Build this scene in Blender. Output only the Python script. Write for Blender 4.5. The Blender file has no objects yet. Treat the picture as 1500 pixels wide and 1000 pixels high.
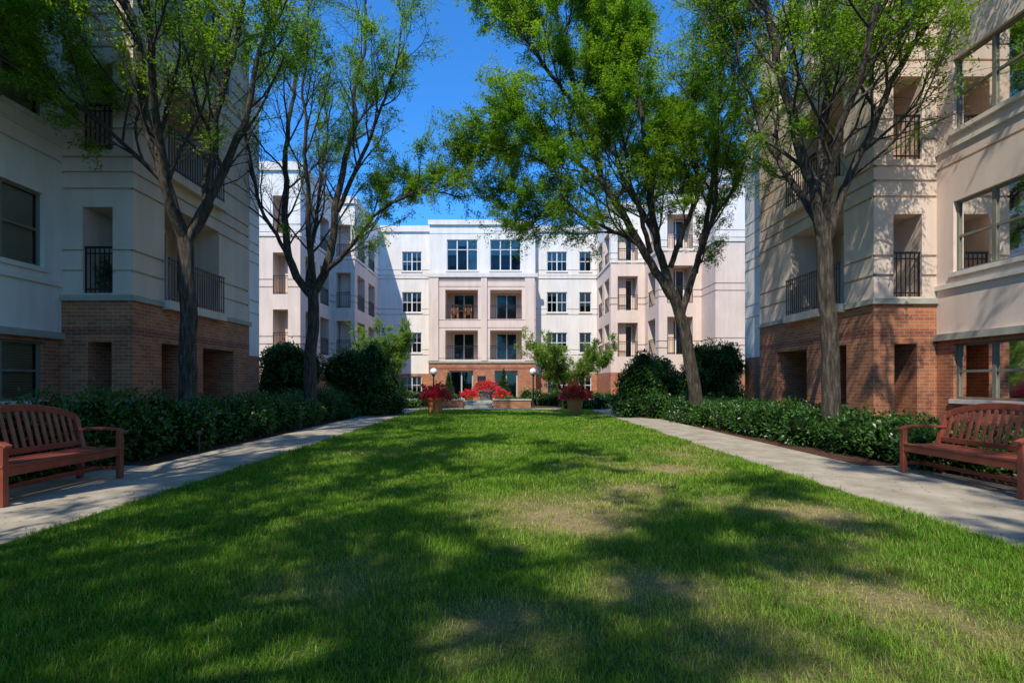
import bpy, math, random
import numpy as np
from mathutils import Vector
random.seed(7); rng=np.random.default_rng(7)
sc=bpy.context.scene
# ---------------------------------------------------------------- helpers
def link(o,parent=None):
    sc.collection.objects.link(o)
    if parent is not None: o.parent=parent
    return o
def empty(name,loc=(0,0,0)):
    e=bpy.data.objects.new(name,None); e.location=loc; e.empty_display_size=.3
    return link(e)
def np_obj(name,V,F,mat,parent=None,col=None,smooth=False):
    V=np.ascontiguousarray(V,dtype=np.float32); F=np.ascontiguousarray(F,dtype=np.int32)
    me=bpy.data.meshes.new(name); k=F.shape[1]
    me.vertices.add(len(V)); me.vertices.foreach_set('co',V.ravel())
    me.loops.add(F.size); me.loops.foreach_set('vertex_index',F.ravel())
    me.polygons.add(len(F)); me.polygons.foreach_set('loop_start',np.arange(len(F),dtype=np.int32)*k)
    if smooth: me.polygons.foreach_set('use_smooth',np.ones(len(F),dtype=bool))
    me.update(calc_edges=True)
    if col is not None:
        a=me.attributes.new('col','FLOAT_COLOR','POINT')
        c=np.ones((len(V),4),dtype=np.float32); c[:,:3]=col
        a.data.foreach_set('color',c.ravel())
    me.materials.append(mat)
    return link(bpy.data.objects.new(name,me),parent)
def vnoise(P,scale,seed):
    P=np.asarray(P)*scale; d=P.shape[1]; i=np.floor(P).astype(np.int64); f=P-i; f=f*f*(3-2*f)
    out=np.zeros(len(P))
    for c in range(2**d):
        w=np.ones(len(P)); h=np.full(len(P),seed*7919,dtype=np.int64)
        for a in range(d):
            b=(c>>a)&1; w*=f[:,a] if b else 1-f[:,a]
            h=h*1103515245+(i[:,a]+b)*[374761393,668265263,2147483647][a]
            h=(h^(h>>13))&0x7fffffff
        h=(h*1274126177)&0x7fffffff; h=h^(h>>15)
        out+=w*((h%10007)/10007.)
    return out
class MB:
    def __init__(s): s.v=[];s.f=[]
    def quad(s,*p):
        n=len(s.v); s.v+= [tuple(q) for q in p]; s.f.append(tuple(range(n,n+len(p))))
    def hexa(s,c):
        n=len(s.v); s.v+=[tuple(q) for q in c]
        for f in ((3,2,1,0),(4,5,6,7),(0,1,5,4),(1,2,6,5),(2,3,7,6),(3,0,4,7)): s.f.append(tuple(n+i for i in f))
    def box(s,x0,x1,y0,y1,z0,z1):
        s.hexa([(x0,y0,z0),(x1,y0,z0),(x1,y1,z0),(x0,y1,z0),(x0,y0,z1),(x1,y0,z1),(x1,y1,z1),(x0,y1,z1)])
    def beam(s,a,b,w,h,up=(0,0,1)):
        a=Vector(a);b=Vector(b);t=(b-a).normalized();sd=t.cross(Vector(up))
        if sd.length<1e-3: sd=t.cross(Vector((0,1,0)))
        sd.normalize();u=sd.cross(t).normalized();sd*=w/2;u*=h/2
        s.hexa([a-sd-u,a+sd-u,b+sd-u,b-sd-u,a-sd+u,a+sd+u,b+sd+u,b-sd+u])
    def lathe(s,prof,cx,cy,k=20):
        n=len(s.v)
        for r,z in prof:
            for j in range(k):
                a=2*math.pi*j/k; s.v.append((cx+r*math.cos(a),cy+r*math.sin(a),z))
        for i in range(len(prof)-1):
            for j in range(k):
                s.f.append((n+i*k+j,n+i*k+(j+1)%k,n+(i+1)*k+(j+1)%k,n+(i+1)*k+j))
    def obj(s,name,mat,parent=None,bevel=0,smooth=False):
        me=bpy.data.meshes.new(name); me.from_pydata(s.v,[],s.f); me.update(); me.materials.append(mat)
        if smooth: me.polygons.foreach_set('use_smooth',[True]*len(me.polygons))
        o=link(bpy.data.objects.new(name,me),parent)
        if bevel:
            m=o.modifiers.new('b','BEVEL'); m.width=bevel; m.segments=2
        return o
# ---------------------------------------------------------------- materials
def newmat(name):
    m=bpy.data.materials.new(name); m.use_nodes=True; nt=m.node_tree
    return m,nt,nt.nodes['Principled BSDF'],nt.nodes['Material Output']
def N(nt,t,**k):
    n=nt.nodes.new(t)
    for a,b in k.items(): setattr(n,a,b)
    return n
def ramp(nt,fac,stops):
    r=N(nt,'ShaderNodeValToRGB'); e=r.color_ramp.elements
    e[0].position,e[0].color=stops[0][0],(*stops[0][1],1); e[1].position,e[1].color=stops[-1][0],(*stops[-1][1],1)
    for p,c in stops[1:-1]:
        x=e.new(p); x.color=(*c,1)
    nt.links.new(fac,r.inputs[0]); return r.outputs[0]
def pos(nt): return N(nt,'ShaderNodeNewGeometry').outputs['Position']
def noise(nt,vec,scale,detail=4,rough=.55):
    n=N(nt,'ShaderNodeTexNoise'); n.inputs['Scale'].default_value=scale; n.inputs['Detail'].default_value=detail
    n.inputs['Roughness'].default_value=rough; nt.links.new(vec,n.inputs['Vector']); return n.outputs['Fac']
def bump(nt,h,b,strength=.3,dist=.01):
    n=N(nt,'ShaderNodeBump'); n.inputs['Strength'].default_value=strength; n.inputs['Distance'].default_value=dist
    nt.links.new(h,n.inputs['Height']); nt.links.new(n.outputs[0],b.inputs['Normal'])
def mulc(nt,a,b,fac=1):
    m=N(nt,'ShaderNodeMix',data_type='RGBA',blend_type='MULTIPLY'); m.inputs[0].default_value=fac
    nt.links.new(a,m.inputs[6]); nt.links.new(b,m.inputs[7]); return m.outputs[2]
def varmat(name,c0,c1,scale=3,rough=.8,bs=.2,bscale=60,bd=.005,spec=.3,metal=0):
    m,nt,b,o=newmat(name); p=pos(nt)
    c=ramp(nt,noise(nt,p,scale),[(.3,c0),(.7,c1)])
    nt.links.new(c,b.inputs['Base Color']); b.inputs['Roughness'].default_value=rough
    b.inputs['Specular IOR Level'].default_value=spec; b.inputs['Metallic'].default_value=metal
    if bs: bump(nt,noise(nt,p,bscale,3),b,bs,bd)
    return m
def stucco(name,c):
    m,nt,b,o=newmat(name); p=pos(nt)
    mp=N(nt,'ShaderNodeMapping'); mp.inputs['Scale'].default_value=(3,3,.35); nt.links.new(p,mp.inputs[0])
    streak=ramp(nt,noise(nt,mp.outputs[0],1.2,5,.6),[(.3,(.88,.87,.85)),(.6,(1,1,1))])
    mott=ramp(nt,noise(nt,p,.9,6,.6),[(.3,tuple(x*.93 for x in c)),(.7,tuple(min(1,x*1.03) for x in c))])
    nt.links.new(mulc(nt,mott,streak),b.inputs['Base Color']); b.inputs['Roughness'].default_value=.9
    b.inputs['Specular IOR Level'].default_value=.2
    bump(nt,noise(nt,p,90,3),b,.35,.006); return m
def brickmat(name,c1,c2,mo):
    m,nt,b,o=newmat(name); p=pos(nt)
    s=N(nt,'ShaderNodeSeparateXYZ'); nt.links.new(p,s.inputs[0])
    a=N(nt,'ShaderNodeMath',operation='ADD'); nt.links.new(s.outputs[0],a.inputs[0]); nt.links.new(s.outputs[1],a.inputs[1])
    c=N(nt,'ShaderNodeCombineXYZ'); nt.links.new(a.outputs[0],c.inputs[0]); nt.links.new(s.outputs[2],c.inputs[1])
    t=N(nt,'ShaderNodeTexBrick'); nt.links.new(c.outputs[0],t.inputs['Vector'])
    for k,v in (('Scale',1),('Brick Width',.22),('Row Height',.076),('Mortar Size',.006),('Mortar Smooth',.2),('Bias',0)): t.inputs[k].default_value=v
    t.inputs['Color1'].default_value=(*c1,1); t.inputs['Color2'].default_value=(*c2,1); t.inputs['Mortar'].default_value=(*mo,1)
    v=ramp(nt,noise(nt,p,1.7,5),[(.3,(.75,.73,.72)),(.7,(1.08,1.05,1))])
    cc=mulc(nt,t.outputs['Color'],v)
    nt.links.new(cc,b.inputs['Base Color']); b.inputs['Roughness'].default_value=.88
    inv=N(nt,'ShaderNodeMath',operation='SUBTRACT'); inv.inputs[0].default_value=1; nt.links.new(t.outputs['Fac'],inv.inputs[1])
    bump(nt,inv.outputs[0],b,.6,.006); return m
def foliage(name,rough=.5,trans=.35,spec=.35):
    m,nt,b,o=newmat(name); a=N(nt,'ShaderNodeAttribute',attribute_name='col')
    nt.links.new(a.outputs['Color'],b.inputs['Base Color']); b.inputs['Roughness'].default_value=rough
    b.inputs['Specular IOR Level'].default_value=spec
    if trans:
        tr=N(nt,'ShaderNodeBsdfTranslucent')
        g=N(nt,'ShaderNodeMix',data_type='RGBA',blend_type='MULTIPLY'); g.inputs[0].default_value=1
        nt.links.new(a.outputs['Color'],g.inputs[6]); g.inputs[7].default_value=(1.9,1.8,.6,1)
        nt.links.new(g.outputs[2],tr.inputs[0])
        mx=N(nt,'ShaderNodeMixShader'); mx.inputs[0].default_value=trans
        nt.links.new(b.outputs[0],mx.inputs[1]); nt.links.new(tr.outputs[0],mx.inputs[2]); nt.links.new(mx.outputs[0],o.inputs[0])
    return m
M={}
M['stucco_white']=stucco('stucco_white',(.83,.775,.70))
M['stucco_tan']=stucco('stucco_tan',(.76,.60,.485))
M['stucco_pink']=stucco('stucco_pink',(.80,.635,.53))
M['trim']=stucco('trim',(.80,.72,.63))
M['brick']=brickmat('brick',(.54,.195,.075),(.35,.11,.05),(.44,.35,.27))
M['brick_dark']=brickmat('brick_dark',(.34,.09,.045),(.26,.07,.04),(.36,.28,.22))
M['capstone']=varmat('capstone',(.32,.32,.25),(.46,.43,.35),4,.85)
M['frame']=varmat('window_frame_paint',(.19,.18,.135),(.23,.22,.165),2,.5,0)
M['frame_white']=varmat('white_frame_paint',(.68,.68,.64),(.75,.75,.7),2,.5,0)
M['blind']=varmat('blind',(.62,.62,.58),(.72,.72,.68),2,.7,0)
M['room']=varmat('room_dark',(.02,.022,.024),(.05,.05,.045),2,.9,0)  # near-black backing behind glass, darkness of unlit rooms put into the colour
M['rail']=varmat('railing_metal',(.012,.012,.014),(.02,.02,.022),4,.4,0,spec=.5)
M['roof']=varmat('roof_membrane',(.3,.3,.3),(.36,.36,.35),2,.9,0)
M['door']=varmat('door_paint',(.45,.42,.36),(.5,.47,.4),2,.6,0)
def glassmat():
    m,nt,b,o=newmat('window_glass')
    tr=N(nt,'ShaderNodeBsdfTransparent'); tr.inputs[0].default_value=(.68,.76,.75,1)
    gl=N(nt,'ShaderNodeBsdfGlossy'); gl.inputs[1].default_value=.03
    fr=N(nt,'ShaderNodeFresnel'); fr.inputs[0].default_value=1.5
    p=pos(nt)
    mx=N(nt,'ShaderNodeMixShader'); nt.links.new(fr.outputs[0],mx.inputs[0]); nt.links.new(tr.outputs[0],mx.inputs[1]); nt.links.new(gl.outputs[0],mx.inputs[2])
    bn=N(nt,'ShaderNodeBump'); bn.inputs['Strength'].default_value=.05; bn.inputs['Distance'].default_value=.02
    nt.links.new(noise(nt,p,1.5,2),bn.inputs['Height']); nt.links.new(bn.outputs[0],gl.inputs['Normal'])
    nt.links.new(mx.outputs[0],o.inputs[0]); return m
M['glass']=glassmat()
def barkmat():
    m,nt,b,o=newmat('bark'); p=pos(nt)
    mp=N(nt,'ShaderNodeMapping'); mp.inputs['Scale'].default_value=(9,9,1.6); nt.links.new(p,mp.inputs[0])
    n=noise(nt,mp.outputs[0],2.2,6,.65)
    nt.links.new(ramp(nt,n,[(.34,(.018,.013,.009)),(.52,(.07,.053,.037)),(.72,(.18,.15,.11))]),b.inputs['Base Color'])
    b.inputs['Roughness'].default_value=.95; bump(nt,n,b,1,.05); return m
M['bark']=barkmat()
M['leaf']=foliage('locust_leaf',.55,.5,.2)
M['shrub_leaf']=foliage('shrub_leaf',.36,.2,.45)
M['grass']=foliage('grass_blade',.6,.4,.12)
M['petal']=foliage('petal',.6,.25,.2)
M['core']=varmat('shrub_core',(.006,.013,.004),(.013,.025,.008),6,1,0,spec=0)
M['concrete']=varmat('path_concrete',(.28,.235,.175),(.45,.385,.30),2.3,.9,.3,120,.004)
M['mulch']=varmat('mulch',(.045,.022,.014),(.14,.072,.045),14,1,.9,45,.03,spec=.1)
M['terracotta']=varmat('terracotta',(.60,.20,.05),(.7,.27,.08),8,.75,.1)
M['bench_paint']=varmat('bench_paint',(.20,.045,.026),(.29,.07,.04),5,.42,.15,40,.002,spec=.5)
M['urn']=varmat('urn_stone',(.18,.18,.18),(.26,.26,.25),6,.8)
M['wood']=varmat('chair_wood',(.40,.17,.06),(.5,.23,.09),6,.6,0)
M['globe']=varmat('globe_glass',(.8,.8,.78),(.85,.85,.82),3,.3,0)
# ---------------------------------------------------------------- world, sun, camera
EL=math.radians(52); AZ=math.radians(22)
w=bpy.data.worlds.new('World'); sc.world=w; w.use_nodes=True; nt=w.node_tree
sky=N(nt,'ShaderNodeTexSky',sky_type='NISHITA'); sky.sun_disc=False; sky.sun_elevation=EL; sky.sun_rotation=math.pi+AZ
sky.air_density=1.0; sky.dust_density=.0; sky.ozone_density=3.5; sky.altitude=1500
tint=N(nt,'ShaderNodeMix',data_type='RGBA',blend_type='MULTIPLY'); tint.inputs[0].default_value=1; tint.inputs[7].default_value=(.50,1.42,2.15,1)
nt.links.new(sky.outputs[0],tint.inputs[6])
bg=nt.nodes['Background']; bg.inputs[1].default_value=.15; nt.links.new(tint.outputs[2],bg.inputs[0])
sl=bpy.data.lights.new('sun','SUN'); sl.energy=5.0; sl.angle=math.radians(.5); sl.color=(1,.94,.82)
so=link(bpy.data.objects.new('sun',sl)); d=Vector((math.sin(AZ)*math.cos(EL),math.cos(AZ)*math.cos(EL),-math.sin(EL)))
so.rotation_euler=d.to_track_quat('-Z','Y').to_euler(); so.location=(-20,-40,40)
cd=bpy.data.cameras.new('camera'); cam=link(bpy.data.objects.new('camera',cd)); cam.location=(0,0,1.3); cam.rotation_euler=(math.pi/2,0,0)
cd.lens=18; cd.sensor_width=36; cd.shift_x=.0067; cd.shift_y=.04; cd.clip_end=2000; cd.clip_start=.05; sc.camera=cam
sc.view_settings.view_transform='Standard'; sc.view_settings.look='None'; sc.view_settings.exposure=0
# ---------------------------------------------------------------- ground
def sheet(name,x0,x1,y0,y1,z,mat):
    b=MB(); b.quad((x0,y0,z),(x1,y0,z),(x1,y1,z),(x0,y1,z)); return b.obj(name,mat)
gm=varmat('ground_soil',(.05,.045,.02),(.07,.09,.03),.5,1,.3,20,.02,spec=.1)
sheet('ground',-600,600,-600,600,-.004,gm)
b=MB()
for s in (-1,1): b.quad((s*5.4,-14,.002),(s*9.6,-14,.002),(s*9.6,24,.002),(s*5.4,24,.002))
b.quad((-11,24.0,.002),(11,24.0,.002),(11,37.5,.002),(-11,37.5,.002))
b.obj('mulch_bed',M['mulch'])
PATCH=[(.75,5.3,.9,1.0),(0.0,2.7,.4,.9),(.95,3.2,.45,.9),(2.3,3.4,.9,.38),(3.2,9.5,1.0,.5),(1.6,6.6,.6,.5),(-1.2,3.3,.4,.4),(2.9,5.2,.8,.4),(1.2,2.5,.5,.6),(2.2,7.6,.8,.45),(-2.4,9.5,.7,.35)]
def dry(x,y):
    v=np.zeros(len(x))
    for cx,cy,r,a in PATCH: v=np.maximum(v,a*np.exp(-(((x-cx)/r)**2+((y-cy)/(r*.9))**2)))
    P=np.stack([x,y],1); n=vnoise(P,1.3,3)*.5+vnoise(P,4,4)*.3+vnoise(P,11,6)*.2
    v=v*(.1+1.6*n)+np.clip((n-.5)*1.9,0,.5)*(0.55+0.45*np.clip(x/3,-1,1))
    return np.clip(v,0,1)
lm,nt,bb,o=newmat('lawn_soil'); a=N(nt,'ShaderNodeAttribute',attribute_name='col')
nn=ramp(nt,noise(nt,pos(nt),40,5,.7),[(.3,(.55,.55,.55)),(.7,(1.3,1.3,1.3))])
nt.links.new(mulc(nt,a.outputs['Color'],nn),bb.inputs['Base Color']); bb.inputs['Roughness'].default_value=1; bb.inputs['Specular IOR Level'].default_value=.1
bump(nt,noise(nt,pos(nt),60,4),bb,.8,.02)
gx=np.linspace(-4,4,161); gy=np.linspace(-8,24.2,640); X,Y=np.meshgrid(gx,gy); x=X.ravel(); y=Y.ravel()
V=np.stack([x,y,np.full(len(x),.006)],1); nx=len(gx); idx=np.arange(len(x)).reshape(len(gy),nx)
F=np.stack([idx[:-1,:-1].ravel(),idx[:-1,1:].ravel(),idx[1:,1:].ravel(),idx[1:,:-1].ravel()],1)
dd=dry(x,y)[:,None]; col=np.array([.055,.09,.016])*(1-dd)+np.array([.30,.23,.12])*dd
np_obj('lawn',V,F,lm,col=col)
def blades():
    Ps=[];S=[];Wd=[]
    for y0,y1,den,h,wd in ((1.2,2.6,9500,.05,.0032),(2.6,4,8500,.052,.0038),(4,6,5200,.054,.005),(6,9,2900,.055,.0075),(9,14,1500,.055,.012),(14,24.2,700,.055,.022)):
        hw=min(4.02,y1*1.08); n=int(den*2*hw*(y1-y0))
        x=rng.uniform(-hw,hw,n); y=rng.uniform(y0,y1,n); k=rng.random(n)>dry(x,y)*.8
        x=x[k];y=y[k]; Ps.append(np.stack([x,y],1)); S.append(np.full(len(x),h)); Wd.append(np.full(len(x),wd))
    P=np.concatenate(Ps); h=np.concatenate(S); wd=np.concatenate(Wd); n=len(P)
    cl=vnoise(P,2.5,11)*.45+vnoise(P,9,12)*.55
    h=h*rng.uniform(.5,1.25,n)*(.25+1.45*cl)*(1-.5*dry(P[:,0],P[:,1])); wd=wd*rng.uniform(.7,1.3,n)
    h=h*np.where(rng.random(n)<.03,1.6,1)
    az=rng.uniform(0,2*math.pi,n); ln=rng.uniform(.15,1.2,n)*h; fx=np.cos(az);fy=np.sin(az)
    wx=-fy*wd/2; wy=fx*wd/2; z0=.004
    V=np.zeros((n,5,3))
    V[:,0]=np.stack([P[:,0]-wx,P[:,1]-wy,np.full(n,z0)],1); V[:,1]=np.stack([P[:,0]+wx,P[:,1]+wy,np.full(n,z0)],1)
    mx=P[:,0]+fx*ln*.3; my=P[:,1]+fy*ln*.3; mz=h*.62
    V[:,2]=np.stack([mx-wx*.8,my-wy*.8,mz],1); V[:,3]=np.stack([mx+wx*.8,my+wy*.8,mz],1)
    V[:,4]=np.stack([P[:,0]+fx*ln,P[:,1]+fy*ln,h],1)
    i=np.arange(n)[:,None]*5
    F=np.concatenate([i+np.array([0,1,3]),i+np.array([0,3,2]),i+np.array([2,3,4])],0)
    dr=dry(P[:,0],P[:,1]); t=np.clip(dr*.9+rng.normal(0,.12,n)+(rng.random(n)<.09)*.6,0,1)[:,None]
    g=np.clip(vnoise(P,.7,21)*.6+vnoise(P,3.1,22)*.4+.12*np.clip(P[:,0]/3,-1,1),0,1)[:,None]; br=rng.uniform(.6,1.4,n)[:,None]
    green=(np.array([.06,.205,.010])*(1-g)+np.array([.18,.34,.022])*g)*br
    c=green*(1-t)+np.array([.48,.42,.15])*br*t
    np_obj('grass',V.reshape(-1,3),F,M['grass'],col=np.repeat(c,5,0))
blades()
b=MB(); bs=MB()
for s in (-1,1):
    y=-14
    bs.quad((s*3.98,-14,.003),(s*5.52,-14,.003),(s*5.52,24.2,.003),(s*3.98,24.2,.003))
    while y<24.1:
        y1=min(y+1.52,24.2); b.box(min(s*4.0,s*5.5),max(s*4.0,s*5.5),y+.012,y1,.0,.018); y=y1
    for (ya,yb) in ((4.6,6.1),(6.112,7.9)): b.box(min(s*5.512,s*6.25),max(s*5.512,s*6.25),ya,yb,.0,.018)
for i in range(8):
    b.box(-5.5+i*1.375+.012,-5.5+(i+1)*1.375,24.22,25.6,0,.018)
for i in range(6):
    for j in range(2): b.box(-2.05+j*.68,-2.05+(j+1)*.68-.012,25.62+i*1.8,25.62+(i+1)*1.8-.012,0,.018)
for i in range(9): b.box(-8+i*1.4+.012,-8+(i+1)*1.4,35.4,36.7,0,.018)
b.obj('path',M['concrete'],bevel=.004); bs.obj('path_base',M['mulch'])
# ---------------------------------------------------------------- buildings
class Building:
    def __init__(s): s.p={}
    def g(s,k): return s.p.setdefault(k,MB())
    def finish(s,name,loc):
        e=empty(name)
        nm={'stucco_white':'white_stucco_walls','stucco_tan':'tan_stucco_walls','stucco_pink':'pink_stucco_walls','brick':'brick_walls','brick_dark':'brick_course','frame':'window_frames','frame_white':'white_window_frames','glass':'window_glass','blind':'window_blinds','room':'dark_room_backing','rail':'balcony_railings','roof':'roof','trim':'trim_bands','capstone':'stone_bands','door':'doors'}
        for k,m in s.p.items(): m.obj(nm[k],M[k],e)
        return e
def wall(B,O,U,Nn,L,z0,z1,ops,matf,grooves=(),breaks=(),gd=.05,gh=.055):
    O=Vector((*O,0));U=Vector((*U,0));Nn=Vector((*Nn,0))
    P=lambda u,z,d=0:O+U*u+Nn*d+Vector((0,0,z))
    gr=[(g,g+gh) for g in grooves if z0<g<z1-.05]
    us=sorted({0,L,*[round(o[0],4) for o in ops],*[round(o[1],4) for o in ops]})
    zs=sorted({z0,z1,*[o[2] for o in ops],*[o[3] for o in ops],*[q for g in gr for q in g],*[k for k in breaks if z0<k<z1]})
    for i in range(len(us)-1):
        for j in range(len(zs)-1):
            ua,ub,za,zb=us[i],us[i+1],zs[j],zs[j+1]; uc=(ua+ub)/2; zc=(za+zb)/2
            if any(o[0]<uc<o[1] and o[2]<zc<o[3] for o in ops): continue
            mk=matf(zc); m=B.g(mk); isg=any(a<zc<c for a,c in gr) and not mk.startswith('brick'); dd=-gd if isg else 0
            m.quad(P(ua,za,dd),P(ub,za,dd),P(ub,zb,dd),P(ua,zb,dd))
            if isg:
                if any(abs(a-za)<1e-4 for a,c in gr): m.quad(P(ua,za,dd),P(ub,za,dd),P(ub,za,0),P(ua,za,0))
                if any(abs(c-zb)<1e-4 for a,c in gr): m.quad(P(ua,zb,dd),P(ub,zb,dd),P(ub,zb,0),P(ua,zb,0))
    def bx(k,ua,ub,za,zb,da,db):
        B.g(k).hexa([P(ua,za,da),P(ub,za,da),P(ub,za,db),P(ua,za,db),P(ua,zb,da),P(ub,zb,da),P(ub,zb,db),P(ua,zb,db)])
    for o in ops:
        ua,ub,za,zb,kind=o[:5]; opt=o[5] if len(o)>5 else {}
        r={'win':.13,'balc':opt.get('d',1.4),'dark':opt.get('d',1.2),'door':.3}[kind]
        fk='frame_white' if opt.get('far') else 'frame'
        m=B.g(matf((za+zb)/2))
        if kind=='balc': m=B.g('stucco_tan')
        m.quad(P(ua,za),P(ua,za,-r),P(ua,zb,-r),P(ua,zb)); m.quad(P(ub,za),P(ub,za,-r),P(ub,zb,-r),P(ub,zb))
        m.quad(P(ua,zb),P(ub,zb),P(ub,zb,-r),P(ua,zb,-r)); m.quad(P(ua,za),P(ub,za),P(ub,za,-r),P(ua,za,-r))
        if kind=='win':
            n=opt.get('n',1); fw=.05; zr=opt.get('rows',[.5])
            bx(fk,ua,ub,za,za+fw,-r,-r+.06); bx(fk,ua,ub,zb-fw,zb,-r,-r+.06)
            wds=(ub-ua)/n
            for i in range(n+1):
                uu=min(max(ua+i*wds,ua+fw/2+.002),ub-fw/2-.002); ww=fw/2 if i in(0,n) else fw*.8
                bx(fk,uu-ww,uu+ww,za+fw,zb-fw,-r,-r+.058)
            for i in range(n):
                for q in zr: bx(fk,ua+i*wds+fw,ua+(i+1)*wds-fw,za+(zb-za)*q-.025,za+(zb-za)*q+.025,-r,-r+.05)
                if opt.get('grid'):
                    uu=ua+(i+.5)*wds; bx(fk,uu-.014,uu+.014,za+fw,zb-fw,-r,-r+.045)
                f=random.choice([1,1,1,.55,.5,.8,.75,.3]) if not opt.get('far') else random.choice([.5,.3,.2,.7,1])
                zt=zb-fw; zbm=zb-(zb-za-fw)*f
                nb=max(2,int((zt-zbm)/.05))
                if opt.get('far'): B.g('blind').quad(P(ua+i*wds+fw,zbm,-r-.05),P(ua+(i+1)*wds-fw,zbm,-r-.05),P(ua+(i+1)*wds-fw,zt,-r-.05),P(ua+i*wds+fw,zt,-r-.05))
                else:
                    for kx in range(nb):
                        zz=zt-kx*(zt-zbm)/nb
                        B.g('blind').quad(P(ua+i*wds+fw,zz,-r-.035),P(ua+(i+1)*wds-fw,zz,-r-.035),P(ua+(i+1)*wds-fw,zz-.045,-r-.055),P(ua+i*wds+fw,zz-.045,-r-.055))
            B.g('glass').quad(P(ua,za,-r+.02),P(ub,za,-r+.02),P(ub,zb,-r+.02),P(ua,zb,-r+.02))
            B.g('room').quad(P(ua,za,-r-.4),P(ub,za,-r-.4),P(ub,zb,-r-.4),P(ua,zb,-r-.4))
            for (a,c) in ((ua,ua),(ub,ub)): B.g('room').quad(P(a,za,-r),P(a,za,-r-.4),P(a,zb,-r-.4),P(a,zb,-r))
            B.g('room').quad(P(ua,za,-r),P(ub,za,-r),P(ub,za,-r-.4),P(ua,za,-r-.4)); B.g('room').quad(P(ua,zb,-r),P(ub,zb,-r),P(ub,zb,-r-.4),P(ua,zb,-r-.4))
            bx('trim',ua-.06,ub+.06,za-.09,za-.001,-.02,.05)
        elif kind in('balc','dark'):
            bk='stucco_tan' if kind=='balc' else 'brick'
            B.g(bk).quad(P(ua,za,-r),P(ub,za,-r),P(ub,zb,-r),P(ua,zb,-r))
            wd=ub-ua
            if wd>1.2 or kind=='dark':
                da,db=ua+wd*.2,ub-wd*.15; zt=min(zb-.15,za+2.1)
                if kind=='balc':
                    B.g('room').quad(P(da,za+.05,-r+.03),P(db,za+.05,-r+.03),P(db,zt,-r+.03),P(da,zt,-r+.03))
                    B.g('glass').quad(P(da,za+.05,-r+.05),P(db,za+.05,-r+.05),P(db,zt,-r+.05),P(da,zt,-r+.05))
                    for uu in (da,(da+db)/2,db): bx('frame_white',uu-.035,uu+.035,za+.05,zt,-r+.04,-r+.09)
                    bx('frame_white',da,db,zt,zt+.06,-r+.03,-r+.085)
                else:
                    bx('door',da,db,za+.01,zt,-r+.01,-r+.05)
            if kind=='balc':
                st=opt.get('st',.1); h=1.0; pr=opt.get('pr',-.06)
                if pr>0:
                    bx('stucco_tan',ua-.08,ub+.08,za-.2,za-.002,0.002,pr+.06)
                a0,b0=(ua-.03,ub+.03) if pr>0 else (ua+.002,ub-.002)
                bx('rail',a0,b0,za+h-.04,za+h,pr-.025,pr+.025); bx('rail',a0,b0,za+.08,za+.11,pr-.015,pr+.015)
                bx('rail',a0,b0,za+h-.16,za+h-.135,pr-.012,pr+.012)
                nn=int((b0-a0)/st)
                for i in range(nn+1):
                    uu=a0+.012+i*(b0-a0-.024)/nn; ww=.018 if i in(0,nn) else .008
                    bx('rail',uu-ww,uu+ww,za,za+h-.04,pr-.008,pr+.008)
        elif kind=='door':
            bx('door',ua,ub,za,za+.15,-r,-r+.05)
            for uu in (ua+.05,(ua+ub)/2,ub-.05): bx('door',uu-.05,uu+.05,za+.15,zb-.1,-r,-r+.05)
            bx('door',ua,ub,zb-.1,zb,-r,-r+.052)
            B.g('glass').quad(P(ua,za,-r+.01),P(ub,za,-r+.01),P(ub,zb,-r+.01),P(ua,zb,-r+.01)); B.g('room').quad(P(ua,za,-r-.05),P(ub,za,-r-.05),P(ub,zb,-r-.05),P(ua,zb,-r-.05))
    return P,bx
def band(B,key,O,U,Nn,L,z0,z1,pr,u0=0):
    O=Vector((*O,0));U=Vector((*U,0));Nn=Vector((*Nn,0)); P=lambda u,z,d:O+U*u+Nn*d+Vector((0,0,z))
    B.g(key).hexa([P(u0,z0,-.02),P(L,z0,-.02),P(L,z0,pr),P(u0,z0,pr),P(u0,z1,-.02),P(L,z1,-.02),P(L,z1,pr),P(u0,z1,pr)])
GR=[3.62,4.05,5.35,5.7,6.02,6.62,7.05,8.35,8.7,9.05,9.62,10.0,11.3]
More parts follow.
